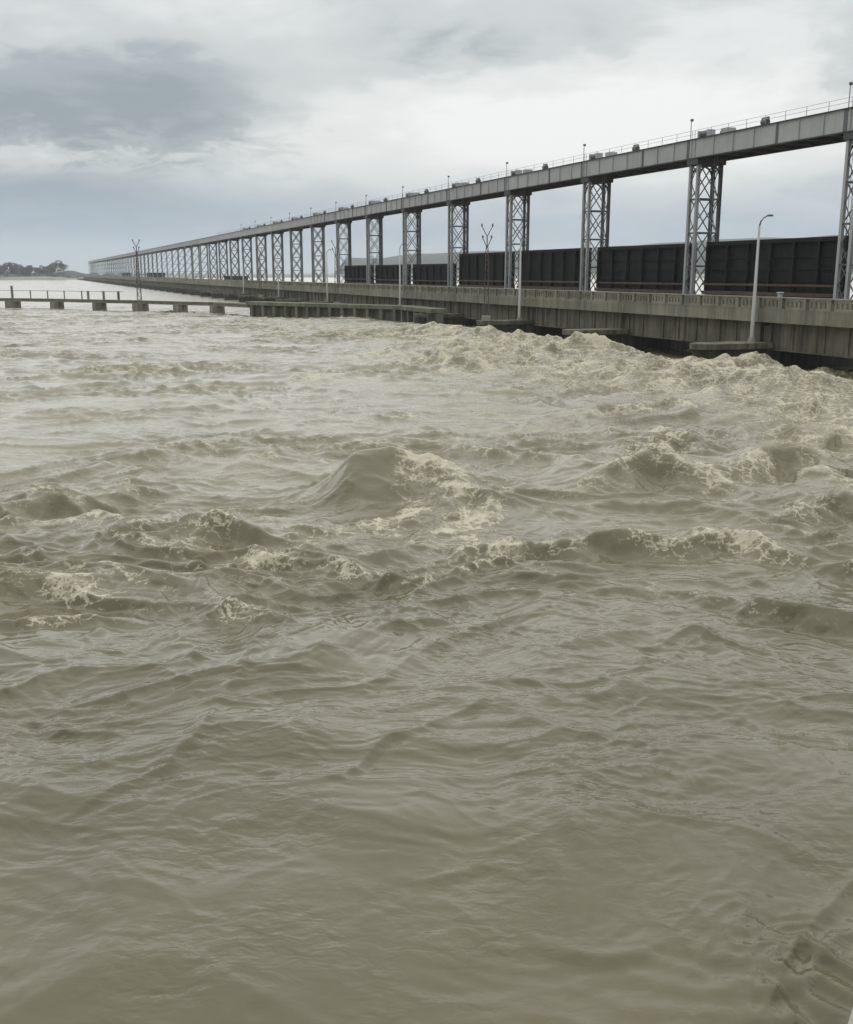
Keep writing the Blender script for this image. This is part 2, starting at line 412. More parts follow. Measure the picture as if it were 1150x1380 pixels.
ridge([(600,760,.12),(640,754,.30),(700,752,.42),(760,754,.50),(820,752,.60),(880,752,.60),(930,754,.50),(965,744,.62),(1000,750,.58),(1040,764,.46),(1110,776,.40),(1200,786,.32)], 0.34, 0.8, 1.15, 0.95, 1.5, 0.42, 72)
ridge([(690,772,.06),(740,784,.20),(800,790,.16),(880,800,.18),(940,806,.26),(1000,824,.34),(1060,836,.38),(1110,840,.40),(1190,850,.36)], 0.36, 0.9, 1.2, 0.50, 1.4, 0.45, 77)
ridge([(-60,800,.40),(0,798,.48),(40,796,.50),(90,800,.42),(130,812,.24),(200,818,.26),(250,824,.26),(290,830,.20),(340,838,.08)], 0.26, 0.7, 1.2, 0.85, 1.8, 0.22, 83)
ridge([(-60,848,.12),(0,846,.14),(60,842,.16),(120,838,.12),(190,842,.05)], 0.16, 0.5, 1.2, 0.70, 1.5, 0.18, 87)
ridge([(760,672,.10),(800,666,.50),(840,652,.75),(880,648,.90),(920,652,.75),(960,664,.45)], 0.6, 1.6, 1.25, 0.65, 1.6, 0.35, 90)
ridge([(960,655,.45),(1000,648,.75),(1040,640,.8),(1080,640,.9),(1110,650,.65),(1135,665,.40)], 0.6, 1.6, 1.25, 0.70, 1.6, 0.35, 93)
froth(955, 660, 0.5, 2.2, 0.95, 165)
ridge([(830,625,.2),(880,612,.6),(910,608,.6),(960,618,.2)], 0.7, 1.2, 1.3, 0.95, 1.6, 0.35, 97)
ridge([(1010,705,.15),(1070,698,.35),(1130,690,.40),(1190,690,.4)], 0.4, 0.9, 1.3, 0.45, 1.5, 0.3, 98)
ridge([(680,690,.12),(760,692,.22),(840,684,.30),(930,690,.22),(1000,700,.10)], 0.35, 1.0, 1.3, 0.25, 1.2, 0.3, 99)
ridge([(-60,700,.30),(0,694,.46),(60,686,.50),(110,684,.44),(160,676,.30),(210,664,.22),(260,655,.10)], 0.5, 1.8, 1.3, 0.32, 1.0, 0.3, 101)
ridge([(15,762,.10),(50,756,.30),(90,762,.22),(150,772,.12),(220,776,.05)], 0.2, 0.7, 1.2, 0.35, 1.2, 0.18, 103)
ridge([(300,645,.10),(360,616,.26),(430,606,.28),(500,608,.14)], 0.6, 1.3, 1.3, 0.40, 1.3, 0.35, 105)
ridge([(150,626,.1),(220,614,.28),(290,606,.28),(340,600,.15)], 0.6, 1.3, 1.3, 0.40, 1.3, 0.35, 107)
# far chop and the boil below the gates
for i, (px, py, h, ln, fm) in enumerate(((520,480,.75,26,.95),(590,490,1.15,55,1.0),(145,500,.5,30,.9),(245,500,.4,26,.8),(410,512,.4,36,.8),(520,566,.35,30,.7),
                                    (640,500,.9,45,.9),(700,470,1.0,60,.95),(790,480,1.1,70,.95),(870,505,1.0,45,.9),(900,560,.6,40,.8),(1010,510,1.3,60,1.0),
                                    (1100,560,.9,50,.9),(1110,600,.8,40,.8),(1060,530,.7,45,.8),(820,560,.45,45,.6),(890,600,.5,40,.85),(740,600,.3,45,.35),
                                    (330,540,.3,45,.4),(80,560,.3,45,.35),(450,560,.3,32,.5),(960,590,.4,30,.6),(190,460,.5,40,.3),(380,455,.5,30,.5),
                                    (590,455,1.0,40,.9),(650,460,1.0,36,.85),(760,462,1.1,40,.8),(1120,500,.9,40,.7),(940,520,.8,40,.8))):
    dy = random.uniform(-4, 4)
    ridge([(px-ln*.9,py+4,h*.2),(px-ln*.35,py+dy*.4,h*.8),(px,py,h),(px+ln*.4,py-dy*.3,h*.75),(px+ln,py+4,h*.15)], 0.9+h*.4, 1.4+h*.5, 1.3, fm, 1.6, 0.8, 120+7*i)
# turbulent apron along the pier noses
Hh += (jump*0.42*np.clip(perlin(QX/4.5, QY/4.0, 21)+0.60, -0.2, 1.4)).astype(np.float32)
Hh += 0.06*jump*ridge_n(QX/1.5, QY/1.3, 22)*lod(1.3)
Hh += 0.35*np.exp(-((DB-45.5)/4.5)**2)*sstep(190, 140, TB)
Hh -= 0.55*sstep(46, 50, DB)*sstep(150, 100, TB)*sstep(72, 66, DB)
# eddy beside the stone revetment
ex, ey = gxy(1085, 1300); er = np.hypot(X-ex, Y-ey)
eg = np.exp(-(er/1.0)**2)
Hh += 0.05*eg*ridge_n(X/0.5+2*eg, Y/0.42-1.5*eg, 23)
for q_, pts in enumerate(([(1035,1375,0.060),(1050,1320,0.084),(1080,1268,0.096),(1115,1225,0.072),(1165,1180,0.060)], [(1080,1272,0.078),(1110,1290,0.078),(1165,1315,0.060)],
    [(1065,1318,0.054),(1100,1312,0.060),(1150,1345,0.048)], [(1045,1350,0.048),(1090,1342,0.060),(1130,1370,0.048)], [(1090,1300,0.042),(1125,1268,0.054),(1165,1250,0.042)], [(1040,1385,0.048),(1090,1372,0.054),(1120,1390,0.036)])):
    ridge(pts, 0.08, 0.12, 1.35, 0.0, 1, 0.14, 131 + 4*q_)
# shear lines drifting out from the bank
for i, pts in enumerate(([(372,838,.05),(330,900,.06),(265,985,.07),(215,1040,.05),(120,1090,.03)], [(650,940,.04),(560,985,.06),(450,1035,.05)],
            [(60,975,.04),(100,985,.06),(135,992,.04)], [(880,870,.04),(940,850,.08),(1030,880,.06),(1080,880,.03)],
            [(600,910,.03),(720,925,.05),(800,920,.06),(880,895,.05),(960,860,.03)], [(690,1010,.03),(760,985,.05),(860,1000,.05),(900,985,.03)],
            [(750,1085,.02),(775,1110,.05),(795,1135,.02)], [(870,1105,.03),(915,1115,.06),(945,1118,.02)], [(700,1170,.02),(640,1165,.05),(575,1185,.04)],
            [(1000,960,.03),(1060,985,.06),(1150,990,.04)], [(730,1280,.03),(790,1285,.06),(860,1280,.05)])):
    ridge(pts, 0.10, 0.22, 1.2, 0.0, 1, 0.2, 200+5*i)

# lacy foam: supply thresholded against fine filaments
fwx = wx2 + 0.16*perlin(X/0.45, Y/0.4, 24); fwy = wy2 + 0.14*perlin(X/0.45+4, Y/0.4, 25)
fil = ridge_n((X+fwx)/0.62, (Y+fwy)/0.55, 26); fil2 = ridge_n((X+fwx)/0.27, (Y+fwy)/0.25, 27)
blob = perlin((X+fwx)/1.1, (Y+fwy)/0.9, 28)
FO = np.clip(FO, 0, 1.1)
FOAM = np.clip(FO*(0.80+0.9*blob) + 0.10*FO, 0, 1.15).astype(np.float32)
FAR_SHEEN = (np.clip(0.12 + 0.75*sstep(17, 34, RR + 3*perlin(X/5, Y/5, 41)), 0, 1)*(0.75+0.5*perlin(QX/7, QY/5, 42))).astype(np.float32)  # rises with distance: paints sky reflection into the far water, with entrained air
# foamy water is lumpy
lump = FO*np.clip(RR/38, 0.35, 1.5)
Hh += (0.085*lump*fil*lod(0.5)).astype(np.float32)
Hh += (0.045*lump*fil2*lod(0.25)).astype(np.float32)
Hh += 0.07*lump*perlin(QX/1.0, QY/0.9, 29)
Hh += sw*0.09*perlin((X-0.28*Y)/1.9 + 0.5*perlin(X/3, Y/5, 44), Y/6.5, 43)
# rippled patches toward the right-hand bank
rp_ = np.clip(perlin(X/4.5+3, Y/3.5, 33)*1.4+0.35, 0, 1)*sstep(-2, 3, X)*sstep(30, 20, RR) + 0.10*sstep(30, 20, RR)
rx_ = X + 0.5*perlin(X/1.6, Y/1.4, 34); ry_ = Y + 0.5*perlin(X/1.6+5, Y/1.4, 35)
Hh += 0.020*rp_*ridge_n(rx_/0.85, (ry_+0.3*rx_)/0.42, 36)
Hh += 0.009*rp_*ridge_n(rx_/0.36, (ry_-0.2*rx_)/0.20, 37)*lod(0.2)
Hh *= sstep(4100, 500, RR)*0.97 + 0.03

V = np.stack([X, Y, Hh], -1).reshape(-1, 3).astype(np.float32)
nr, na = RR.shape
V = np.concatenate([V, np.array([[0, 0, 0]], np.float32)]); cen = len(V)-1
i0 = (np.arange(nr-1)[:, None]*na + np.arange(na-1)[None]).reshape(-1)
quads = np.stack([i0, i0+na, i0+na+1, i0+1], 1)[:, ::-1]
# close the ring behind the camera
j0 = np.arange(nr-1)*na
seam = np.stack([j0+na-1, j0+na+na-1, j0+na, j0], 1)[:, ::-1]
quads = np.concatenate([quads, seam]).astype(np.int32)
k = np.arange(na); tris = np.stack([np.full(na, cen), k, (k+1) % na], 1)[:, ::-1].astype(np.int32)
me = bpy.data.meshes.new('river_water')
me.vertices.add(len(V)); me.vertices.foreach_set('co', V.reshape(-1))
nl = quads.size + tris.size
me.loops.add(nl); me.loops.foreach_set('vertex_index', np.concatenate([quads.reshape(-1), tris.reshape(-1)]))
npoly = len(quads)+len(tris); me.polygons.add(npoly)
ls = np.concatenate([np.arange(len(quads))*4, len(quads)*4 + np.arange(len(tris))*3]).astype(np.int32)
me.polygons.foreach_set('loop_start', ls)
me.polygons.foreach_set('use_smooth', np.ones(npoly, bool))
me.update(calc_edges=True); me.validate()
at = me.attributes.new('far_sheen', 'FLOAT', 'POINT'); at.data.foreach_set('value', np.concatenate([FAR_SHEEN.reshape(-1), [0]]).astype(np.float32))
at = me.attributes.new('foam', 'FLOAT', 'POINT'); at.data.foreach_set('value', np.concatenate([FOAM.reshape(-1), [0]]).astype(np.float32))

m, t, b = new_mat('silty_flood_water')
fa = t.nodes.new('ShaderNodeAttribute'); fa.attribute_name = 'foam'
silt = tex(t, 'n', 0.26, 4, 0.5, world_vec(t, 1, 0.42, 1), 0.4)
silt2 = tex(t, 'n', 0.9, 5, 0.6, world_vec(t, 1, 1.5, 1), 0.4)
c = mixc(t, ramp(t, silt, [(0.25, (0,0,0)), (0.75, (1,1,1))], 'EASE'), (0.084, 0.072, 0.037), (0.118, 0.102, 0.058))
c = mixc(t, math_n(t, 'MULTIPLY', silt2, 0.35), c, (0.078, 0.069, 0.036))
# lacy foam: thin veins round bubble cells, closing up where the supply is thick
pv_ = world_vec(t)
wn = t.nodes.new('ShaderNodeTexNoise'); wn.inputs['Scale'].default_value = 2.6; wn.inputs['Detail'].default_value = 6; wn.inputs['Roughness'].default_value = 0.68
t.links.new(pv_, wn.inputs['Vector'])
wo_ = t.nodes.new('ShaderNodeVectorMath'); wo_.operation = 'MULTIPLY_ADD'; wo_.inputs[1].default_value = (0.85, 0.85, 0.0)
t.links.new(wn.outputs['Color'], wo_.inputs[0]); t.links.new(pv_, wo_.inputs[2])
def veins(scale, width):
    vo = t.nodes.new('ShaderNodeTexVoronoi'); vo.feature = 'DISTANCE_TO_EDGE'; vo.inputs['Scale'].default_value = scale
    t.links.new(wo_.outputs[0], vo.inputs['Vector'])
    mr = t.nodes.new('ShaderNodeMapRange'); mr.interpolation_type = 'SMOOTHSTEP'; mr.inputs['From Max'].default_value = width
    mr.inputs['To Min'].default_value = 1; mr.inputs['To Max'].default_value = 0
    t.links.new(vo.outputs['Distance'], mr.inputs[0]); return mr.outputs[0]
vA = veins(2.1, 0.16); vB = veins(6.0, 0.26)
brk = tex(t, 'n', 3.0, 6, 0.7, pv_, 1.0)
sc_ = math_n(t, 'ADD', math_n(t, 'MULTIPLY', vA, 0.52), math_n(t, 'MULTIPLY', vB, 0.42))
sc_ = math_n(t, 'ADD', sc_, math_n(t, 'MULTIPLY', math_n(t, 'SUBTRACT', brk, 0.5), 0.9))
spk = tex(t, 'n', 11.0, 4, 0.75, pv_, 0.5)
sc_ = math_n(t, 'ADD', sc_, math_n(t, 'MULTIPLY', math_n(t, 'SUBTRACT', spk, 0.5), 0.7))
q_ = math_n(t, 'ADD', math_n(t, 'MULTIPLY', fa.outputs['Fac'], 1.0), math_n(t, 'SUBTRACT', sc_, 0.87))
mr = t.nodes.new('ShaderNodeMapRange'); mr.interpolation_type = 'SMOOTHSTEP'
mr.inputs['From Min'].default_value = -0.05; mr.inputs['From Max'].default_value = 0.56
t.links.new(q_, mr.inputs[0])
gate_ = t.nodes.new('ShaderNodeMapRange'); gate_.inputs['From Max'].default_value = 0.25; t.links.new(fa.outputs['Fac'], gate_.inputs[0])
ff = math_n(t, 'MULTIPLY', mr.outputs[0], gate_.outputs[0], clamp=True)
ae = t.nodes.new('ShaderNodeAttribute'); ae.attribute_name = 'far_sheen'      # paler with distance: sky reflection put into the colour, beside air and silt
sheen_milk = math_n(t, 'ADD', math_n(t, 'MULTIPLY', ae.outputs['Fac'], 0.62), math_n(t, 'MULTIPLY', fa.outputs['Fac'], 0.30), clamp=True)
c = mixc(t, sheen_milk, c, (0.235, 0.206, 0.132))
c = mixc(t, ff, c, (0.47, 0.43, 0.32))
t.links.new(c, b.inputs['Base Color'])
rg = t.nodes.new('ShaderNodeMapRange'); rg.inputs['To Min'].default_value = 0.13; rg.inputs['To Max'].default_value = 0.65
t.links.new(ff, rg.inputs[0]); L(t, math_n(t, 'ADD', rg.outputs[0], math_n(t, 'MULTIPLY', ae.outputs['Fac'], 0.12)), b.inputs['Roughness'])
b.inputs['IOR'].default_value = 1.36
n1 = tex(t, 'n', 2.6, 2.6, 0.5, world_vec(t, 1, 1.5, 1), 0.3)
n2 = tex(t, 'n', 8.0, 2.0, 0.5, world_vec(t, 1, 1.3, 1), 0.1)
hs = math_n(t, 'ADD', n1, math_n(t, 'MULTIPLY', n2, 0.14))
bp = t.nodes.new('ShaderNodeBump'); bp.inputs['Strength'].default_value = 0.9; bp.inputs['Distance'].default_value = 0.085
pt = tex(t, 'n', 0.33, 4, 0.6, world_vec(t, 1, 1.3, 1), 1.0)
L(t, math_n(t, 'ADD', 0.10, math_n(t, 'MULTIPLY', ramp(t, pt, [(0.42, (0,0,0)), (0.66, (1,1,1))]), 0.70)), bp.inputs['Strength'])
t.links.new(hs, bp.inputs['Height']); t.links.new(bp.outputs[0], b.inputs['Normal'])
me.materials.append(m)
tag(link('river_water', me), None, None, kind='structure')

# ------------------------------------------------------------------ the barrage
T0, SP = 70.0, 21.6
NB = 56
ZR = EYE - 2.85          # road level
def TK(k): return T0 + k*SP
def frame(name, k, off=0.0):  # Empty at pier k, on the tower line d = 62
    p = WB(62, TK(k) + off, 0); return thing(name, p, THETA)
zt, zg, zb = EYE + 12.75, EYE + 10.90, EYE + 10.90   # hoist girder top and bottom
LA, LW = 1.25, 2.6       # tower plan: along / across

# ---- piers
pier_poly = [(-13.5, 0), (-13.1, -0.70), (-12.2, -1.05), (7.0, -1.05), (8.0, -0.6), (8.0, 0.6), (7.0, 1.05), (-12.2, 1.05), (-13.1, 0.70)]
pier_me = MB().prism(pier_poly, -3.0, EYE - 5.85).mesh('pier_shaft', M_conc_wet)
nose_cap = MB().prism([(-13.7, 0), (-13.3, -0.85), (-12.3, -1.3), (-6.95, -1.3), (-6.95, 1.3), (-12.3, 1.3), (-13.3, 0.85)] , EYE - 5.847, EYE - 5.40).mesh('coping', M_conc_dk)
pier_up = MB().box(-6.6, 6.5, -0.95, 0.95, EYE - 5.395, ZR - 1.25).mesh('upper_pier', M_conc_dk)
bear = MB().box(-7.2, 0.2, -1.35, 1.35, EYE - 6.1, EYE - 5.9).mesh('bearing_shelf', M_conc_dk)
def where(k):
    if k < 0: return 'past the right edge of view'
    if k < 14: return ORD[k] + ' counted from the right edge'
    return None
for k in range(-3, NB - 1):
    e = frame('bridge_pier', k)
    if k < 13:
        link('pier_shaft', pier_me, e); link('coping', nose_cap, e); link('upper_pier', pier_up, e)
    else:
        link('pier_shaft', pier_me, e); link('upper_pier', pier_up, e)
    tag(e, ('concrete pier with rounded nose, ' + where(k)) if where(k) else 'far concrete pier in the distant stretch of the barrage beyond the fourteenth pier', 'pier', 'concrete piers of the barrage')

# ---- road spans (d from -7.6 to -0.6 relative to the tower line)
def span_parts(detail):
    parts = []
    y0, y1 = 0.04, SP - 0.04
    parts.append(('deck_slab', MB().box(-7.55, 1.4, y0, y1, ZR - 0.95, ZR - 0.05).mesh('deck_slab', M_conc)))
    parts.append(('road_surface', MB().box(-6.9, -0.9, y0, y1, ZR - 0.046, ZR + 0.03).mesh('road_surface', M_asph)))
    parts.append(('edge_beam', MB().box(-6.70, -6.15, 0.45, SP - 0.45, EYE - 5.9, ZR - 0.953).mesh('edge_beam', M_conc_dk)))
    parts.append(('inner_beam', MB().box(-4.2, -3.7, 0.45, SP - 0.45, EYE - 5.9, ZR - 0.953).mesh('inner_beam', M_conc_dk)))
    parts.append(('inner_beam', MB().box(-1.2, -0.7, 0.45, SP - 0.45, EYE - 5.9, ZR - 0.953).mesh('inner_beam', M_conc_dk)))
    if not detail:
        parts.append(('parapet', MB().box(-7.5, -7.25, y0, y1, ZR - 0.047, ZR + 0.98).mesh('parapet', M_conc)))
        parts.append(('far_parapet', MB().box(-0.6, -0.4, y0, y1, ZR - 0.047, ZR + 0.7).mesh('far_parapet', M_conc)))
        return parts
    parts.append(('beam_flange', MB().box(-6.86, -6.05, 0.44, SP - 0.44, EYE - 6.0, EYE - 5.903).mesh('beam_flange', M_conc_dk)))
    n = 8; w = (SP - 0.08)/n
    rib = MB().box(-6.83, -6.703, -0.14, 0.14, EYE - 5.90, ZR - 0.956, 0.02).mesh('beam_rib', M_conc_dk)
    for i in range(n):
        parts.append(('beam_rib', rib, (0, 0.7 + i*(SP - 1.4)/(n-1) + (0.35*math.sin(i*2.3) if 0 < i < n-1 else 0), 0)))
    panel = MB()
    pw = w/2 - 0.26
    panel.box(-7.45, -7.31, -pw, pw, 0.12, 0.30)
    panel.box(-7.45, -7.31, -pw, pw, 0.72, 0.86)
    for q in range(5):
        yy = -pw + 0.12 + q*(2*pw - 0.24)/4
        panel.box(-7.44, -7.32, yy - 0.10, yy + 0.10, 0.302, 0.718)
    panel = panel.mesh('parapet_panel', M_conc)
    post = MB().box(-7.54, -7.22, -0.2, 0.2, -0.047, 0.93, 0.02).mesh('parapet_post', M_conc)
    for i in range(n):
        parts.append(('parapet_panel', panel, (0, 0.04 + (i+0.5)*w, ZR)))
        parts.append(('parapet_post', post, (0, 0.26 + i*w, ZR)))
    parts.append(('coping_rail', MB().box(-7.56, -7.2, y0, y1, ZR + 0.933, ZR + 1.04, 0.02).mesh('coping_rail', M_conc_pale)))
    parts.append(('kerb', MB().box(-7.56, -7.16, y0 + .3, y1, ZR - 0.047, ZR + 0.118).mesh('kerb', M_conc)))
    parts.append(('far_parapet', MB().box(-0.6, -0.4, y0, y1, ZR - 0.047, ZR + 0.7).mesh('far_parapet', M_conc)))
    return parts
PD, PF = span_parts(True), span_parts(False)
for k in range(-3, NB - 2):
    e = frame('road_span', k)
    for p in (PD if k < 10 else PF):
        link(p[0], p[1], e, p[2] if len(p) > 2 else None)
    lab = 'concrete road span running on past the right edge of view' if k < -1 else ('concrete road span with baluster parapet, ' + ORD[k+1] + ' span from the right edge') if k < 10 else 'far plain concrete road span in the distant stretch of the barrage'
    tag(e, lab, 'bridge span', 'road spans of the barrage')

# ---- hoist towers
Z0, Z1 = ZR - 0.05, zb
nP = 4; ph = (Z1 - Z0 - 0.9)/nP
legpos = [(0, 0), (LW, 0), (0, -LA), (LW, -LA)]
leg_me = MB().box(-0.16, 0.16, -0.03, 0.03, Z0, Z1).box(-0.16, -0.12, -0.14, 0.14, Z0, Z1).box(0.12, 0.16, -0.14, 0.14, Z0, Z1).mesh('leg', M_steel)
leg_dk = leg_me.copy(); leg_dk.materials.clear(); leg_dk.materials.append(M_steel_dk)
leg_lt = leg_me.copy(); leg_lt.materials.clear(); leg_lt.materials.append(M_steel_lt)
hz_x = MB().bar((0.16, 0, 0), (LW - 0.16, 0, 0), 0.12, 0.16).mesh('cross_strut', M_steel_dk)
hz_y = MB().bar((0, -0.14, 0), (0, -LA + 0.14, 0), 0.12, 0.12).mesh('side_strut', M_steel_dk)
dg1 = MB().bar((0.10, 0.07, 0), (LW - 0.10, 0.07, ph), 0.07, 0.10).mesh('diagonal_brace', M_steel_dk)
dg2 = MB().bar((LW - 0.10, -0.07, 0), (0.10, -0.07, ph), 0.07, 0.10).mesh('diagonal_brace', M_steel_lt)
def lacing(n, m):
    q = MB()
    for i in range(n):
        za, zb_ = i*ph*nP/n, (i+1)*ph*nP/n
        a, b_ = ((-0.14, -LA + 0.14) if i % 2 else (-LA + 0.14, -0.14))
        q.bar((0, a, za), (0, b_, zb_), 0.05, 0.08)
    return q.mesh('lacing', m)
lac = lacing(8, M_steel_dk)
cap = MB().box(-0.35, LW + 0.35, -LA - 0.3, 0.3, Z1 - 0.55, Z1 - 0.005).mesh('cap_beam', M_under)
base = MB().box(-0.4, LW + 0.4, -LA - 0.35, 0.35, Z0 - 0.02, Z0 + 0.35, 0.03).mesh('base_block', M_conc)
knee = MB()
for i in range(5):                              # curved bracket under the girder
    a0, a1 = i*math.pi/10, (i+1)*math.pi/10
    R_ = 1.2
    knee.bar((R_*(1-math.cos(a0)) + 0.1, 0, R_*math.sin(a0)), (R_*(1-math.cos(a1)) + 0.1, 0, R_*math.sin(a1)), 0.1, 0.16)
knee = knee.mesh('knee_bracket', M_under)
def full_tower(k):
    e = frame('hoist_tower', k)
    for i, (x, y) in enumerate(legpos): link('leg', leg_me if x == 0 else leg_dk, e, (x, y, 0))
    link('cap_beam', cap, e); link('base_block', base, e)
    for y in (0, -LA):
        for i in range(nP):
            z = Z0 + 0.35 + i*ph
            link('diagonal_brace', dg1, e, (0, y, z)); link('diagonal_brace', dg2, e, (0, y, z))
            link('cross_strut', hz_x, e, (0, y, z + ph))
        link('knee_bracket', knee, e, (0, y, Z1 - 1.78))
        c_ = link('knee_bracket', knee, e, (LW, y, Z1 - 1.78)); c_.scale = (-1, 1, 1)
    for x in (0, LW):
        for i in range(nP): link('side_strut', hz_y, e, (x, 0, Z0 + 0.35 + (i+1)*ph))
        link('lacing', lac, e, (x, 0, Z0 + 0.35))
    return e
brac = MB()
for y in (0, -LA):
    for i in range(nP):
        z = Z0 + 0.35 + i*ph
        brac.bar((0.1, y + .05, z), (LW - 0.1, y + .05, z + ph), 0.10, 0.14).bar((LW - 0.1, y - .05, z), (0.1, y - .05, z + ph), 0.10, 0.14)
        brac.bar((0.1, y, z + ph), (LW - 0.1, y, z + ph), 0.12, 0.16)
brac = brac.mesh('bracing', M_steel_dk)
far_t = MB()
for (x, y) in legpos: far_t.box(x - 0.16, x + 0.16, y - 0.14, y + 0.14, Z0, Z1)
for i in range(nP):
    z = Z0 + 0.35 + i*ph
    for y in (0, -LA):
        far_t.bar((0.1, y, z), (LW - 0.1, y, z + ph), 0.12, 0.14).bar((LW - 0.1, y, z + ph - .01), (0.1, y, z + ph), 0.12, 0.16)
far_t.box(-0.3, LW + 0.9, -LA - 0.2, 0.2, Z1 - 0.55, Z1)
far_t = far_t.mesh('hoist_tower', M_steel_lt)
for k in range(-3, NB - 1):
    if k < 8: e = full_tower(k)
    elif k < 16:
        e = frame('hoist_tower', k)
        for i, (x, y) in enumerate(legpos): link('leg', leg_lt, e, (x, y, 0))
        b_ = link('bracing', brac, e); b_['kind'] = 'stuff'; link('cap_beam', cap, e)
    else:
        e = link('hoist_tower', far_t, None, WB(62, TK(k), 0)); e.rotation_euler = (0, 0, THETA)
    if k < 0: lab = 'grey steel lattice tower past the right edge of view, holding up the girder'
    elif k == 0: lab = 'grey steel lattice tower cut by the right edge, largest of all the towers'
    elif k < 14: lab = 'grey steel lattice tower under the overhead girder, ' + ORD[k] + ' counted from the right edge'
    else: lab = 'small pale lattice tower in the far row beyond the fourteenth tower'
    tag(e, lab, 'lattice tower', 'lattice towers carrying the hoist girder')

# ---- overhead hoist girder, one span per bay
def girder_parts(detail):
    P = []
    y0, y1 = -0.62 + 0.02, SP - 0.62 - 0.02
    xa, xb = -0.30, 3.9
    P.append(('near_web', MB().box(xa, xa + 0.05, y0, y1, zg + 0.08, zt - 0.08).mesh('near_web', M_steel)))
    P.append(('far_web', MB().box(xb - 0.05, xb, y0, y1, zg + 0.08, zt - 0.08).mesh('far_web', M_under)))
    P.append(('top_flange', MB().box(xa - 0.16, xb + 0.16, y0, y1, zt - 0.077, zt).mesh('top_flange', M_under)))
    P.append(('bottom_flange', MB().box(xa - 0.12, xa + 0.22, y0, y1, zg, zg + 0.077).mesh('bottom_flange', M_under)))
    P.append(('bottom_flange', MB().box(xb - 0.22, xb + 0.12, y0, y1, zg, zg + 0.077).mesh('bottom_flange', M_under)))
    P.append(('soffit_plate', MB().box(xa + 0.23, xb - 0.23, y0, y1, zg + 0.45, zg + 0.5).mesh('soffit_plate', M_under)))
    if detail:
        stf = MB().box(xa - 0.10, xa - 0.003, -0.04, 0.04, zg + 0.08, zt - 0.08).mesh('stiffener', M_steel)
        spl = MB().box(xa - 0.03, xa - 0.004, -0.22, 0.22, zg + 0.1, zt - 0.1).mesh('splice_plate', M_steel_dk)
        cb = MB().box(xa + 0.23, xb - 0.23, -0.1, 0.1, zg + 0.08, zg + 0.447).mesh('cross_beam', M_under)
        for i in range(8):
            yy = y0 + 0.3 + i*(y1 - y0 - 0.6)/7
            P.append(('stiffener', stf, (0, yy, 0))); P.append(('cross_beam', cb, (0, yy, 0)))
        for yy in (y0 + 0.85, (y0 + y1)/2 - 1.6): P.append(('splice_plate', spl, (0, yy, 0)))
    r = MB()
    for xx in (xa - 0.05, xb):
        for i in range(9): yy = y0 + 0.2 + i*(y1-y0-0.4)/8; r.bar((xx, yy, zt), (xx, yy, zt + 0.75), 0.035)
        for z in (0.4, 0.75): r.bar((xx, y0, zt + z), (xx, y1, zt + z), 0.025)
    P.append(('hand_railing', r.mesh('hand_railing', M_steel_lt)))
    return P
GD, GF = girder_parts(True), girder_parts(False)
for k in range(-3, NB - 2):
    e = frame('hoist_girder', k)
    for p in (GD if k < 8 else (GF if k < 14 else GF[:3])): link(p[0], p[1], e, p[2] if len(p) > 2 else None)
    lab = 'grey plate girder span overhead running on past the right edge of view' if k < -1 else ('long grey plate girder span overhead, ' + ORD[k+1] + ' bay counted from the right edge') if k < 13 else 'far grey girder span on the distant row of towers beyond the fourteenth bay'
    tag(e, lab, 'girder', 'overhead hoist girder spans')

# ---- hoisting gear on the girder
drum = MB().box(0.2, 1.6, -0.9, 0.9, 0, 0.16, 0.02).mesh('base_frame', M_steel_dk)
dc = MB(); 
dc.tube([(0.9, -0.75, 0.55), (0.9, 0.75, 0.55)], 0.40, 14)
dc = dc.mesh('rope_drum', M_lamp)
dcov = MB().box(0.35, 1.45, -1.0, -0.8, 0.163, 0.95, 0.05).mesh('gear_cover', M_steel)
dcov2 = MB().box(0.35, 1.45, 0.8, 1.0, 0.163, 0.95, 0.05).mesh('gear_cover', M_steel)
gb = MB().box(0.3, 1.5, -0.65, 0.65, 0, 0.70, 0.08).mesh('gear_housing', M_steel)
gm = MB().tube([(0.9, 0.66, 0.38), (0.9, 1.25, 0.38)], 0.22, 10).mesh('motor', M_lamp)
fr1 = MB().bar((0.5, -0.55, 0), (0.5, -0.55, 0.85), 0.1).bar((0.5, 0.55, 0), (0.5, 0.55, 0.85), 0.1).bar((0.5, -0.6, 0.85), (0.5, 0.6, 0.85), 0.12).mesh('bearing_frame', M_steel_dk)
fr2 = MB().tube([(0.5, -0.4, 0.42), (0.5, 0.4, 0.42)], 0.34, 12).mesh('brake_wheel', M_lamp)
lp = MB().tube([(0, 0, 0), (0, 0, 1.75)], 0.035, 6).mesh('pole', M_steel_dk)
lh = MB().box(-0.1, 0.22, -0.1, 0.1, 1.755, 1.98, 0.04).mesh('lamp_head', M_lamp)
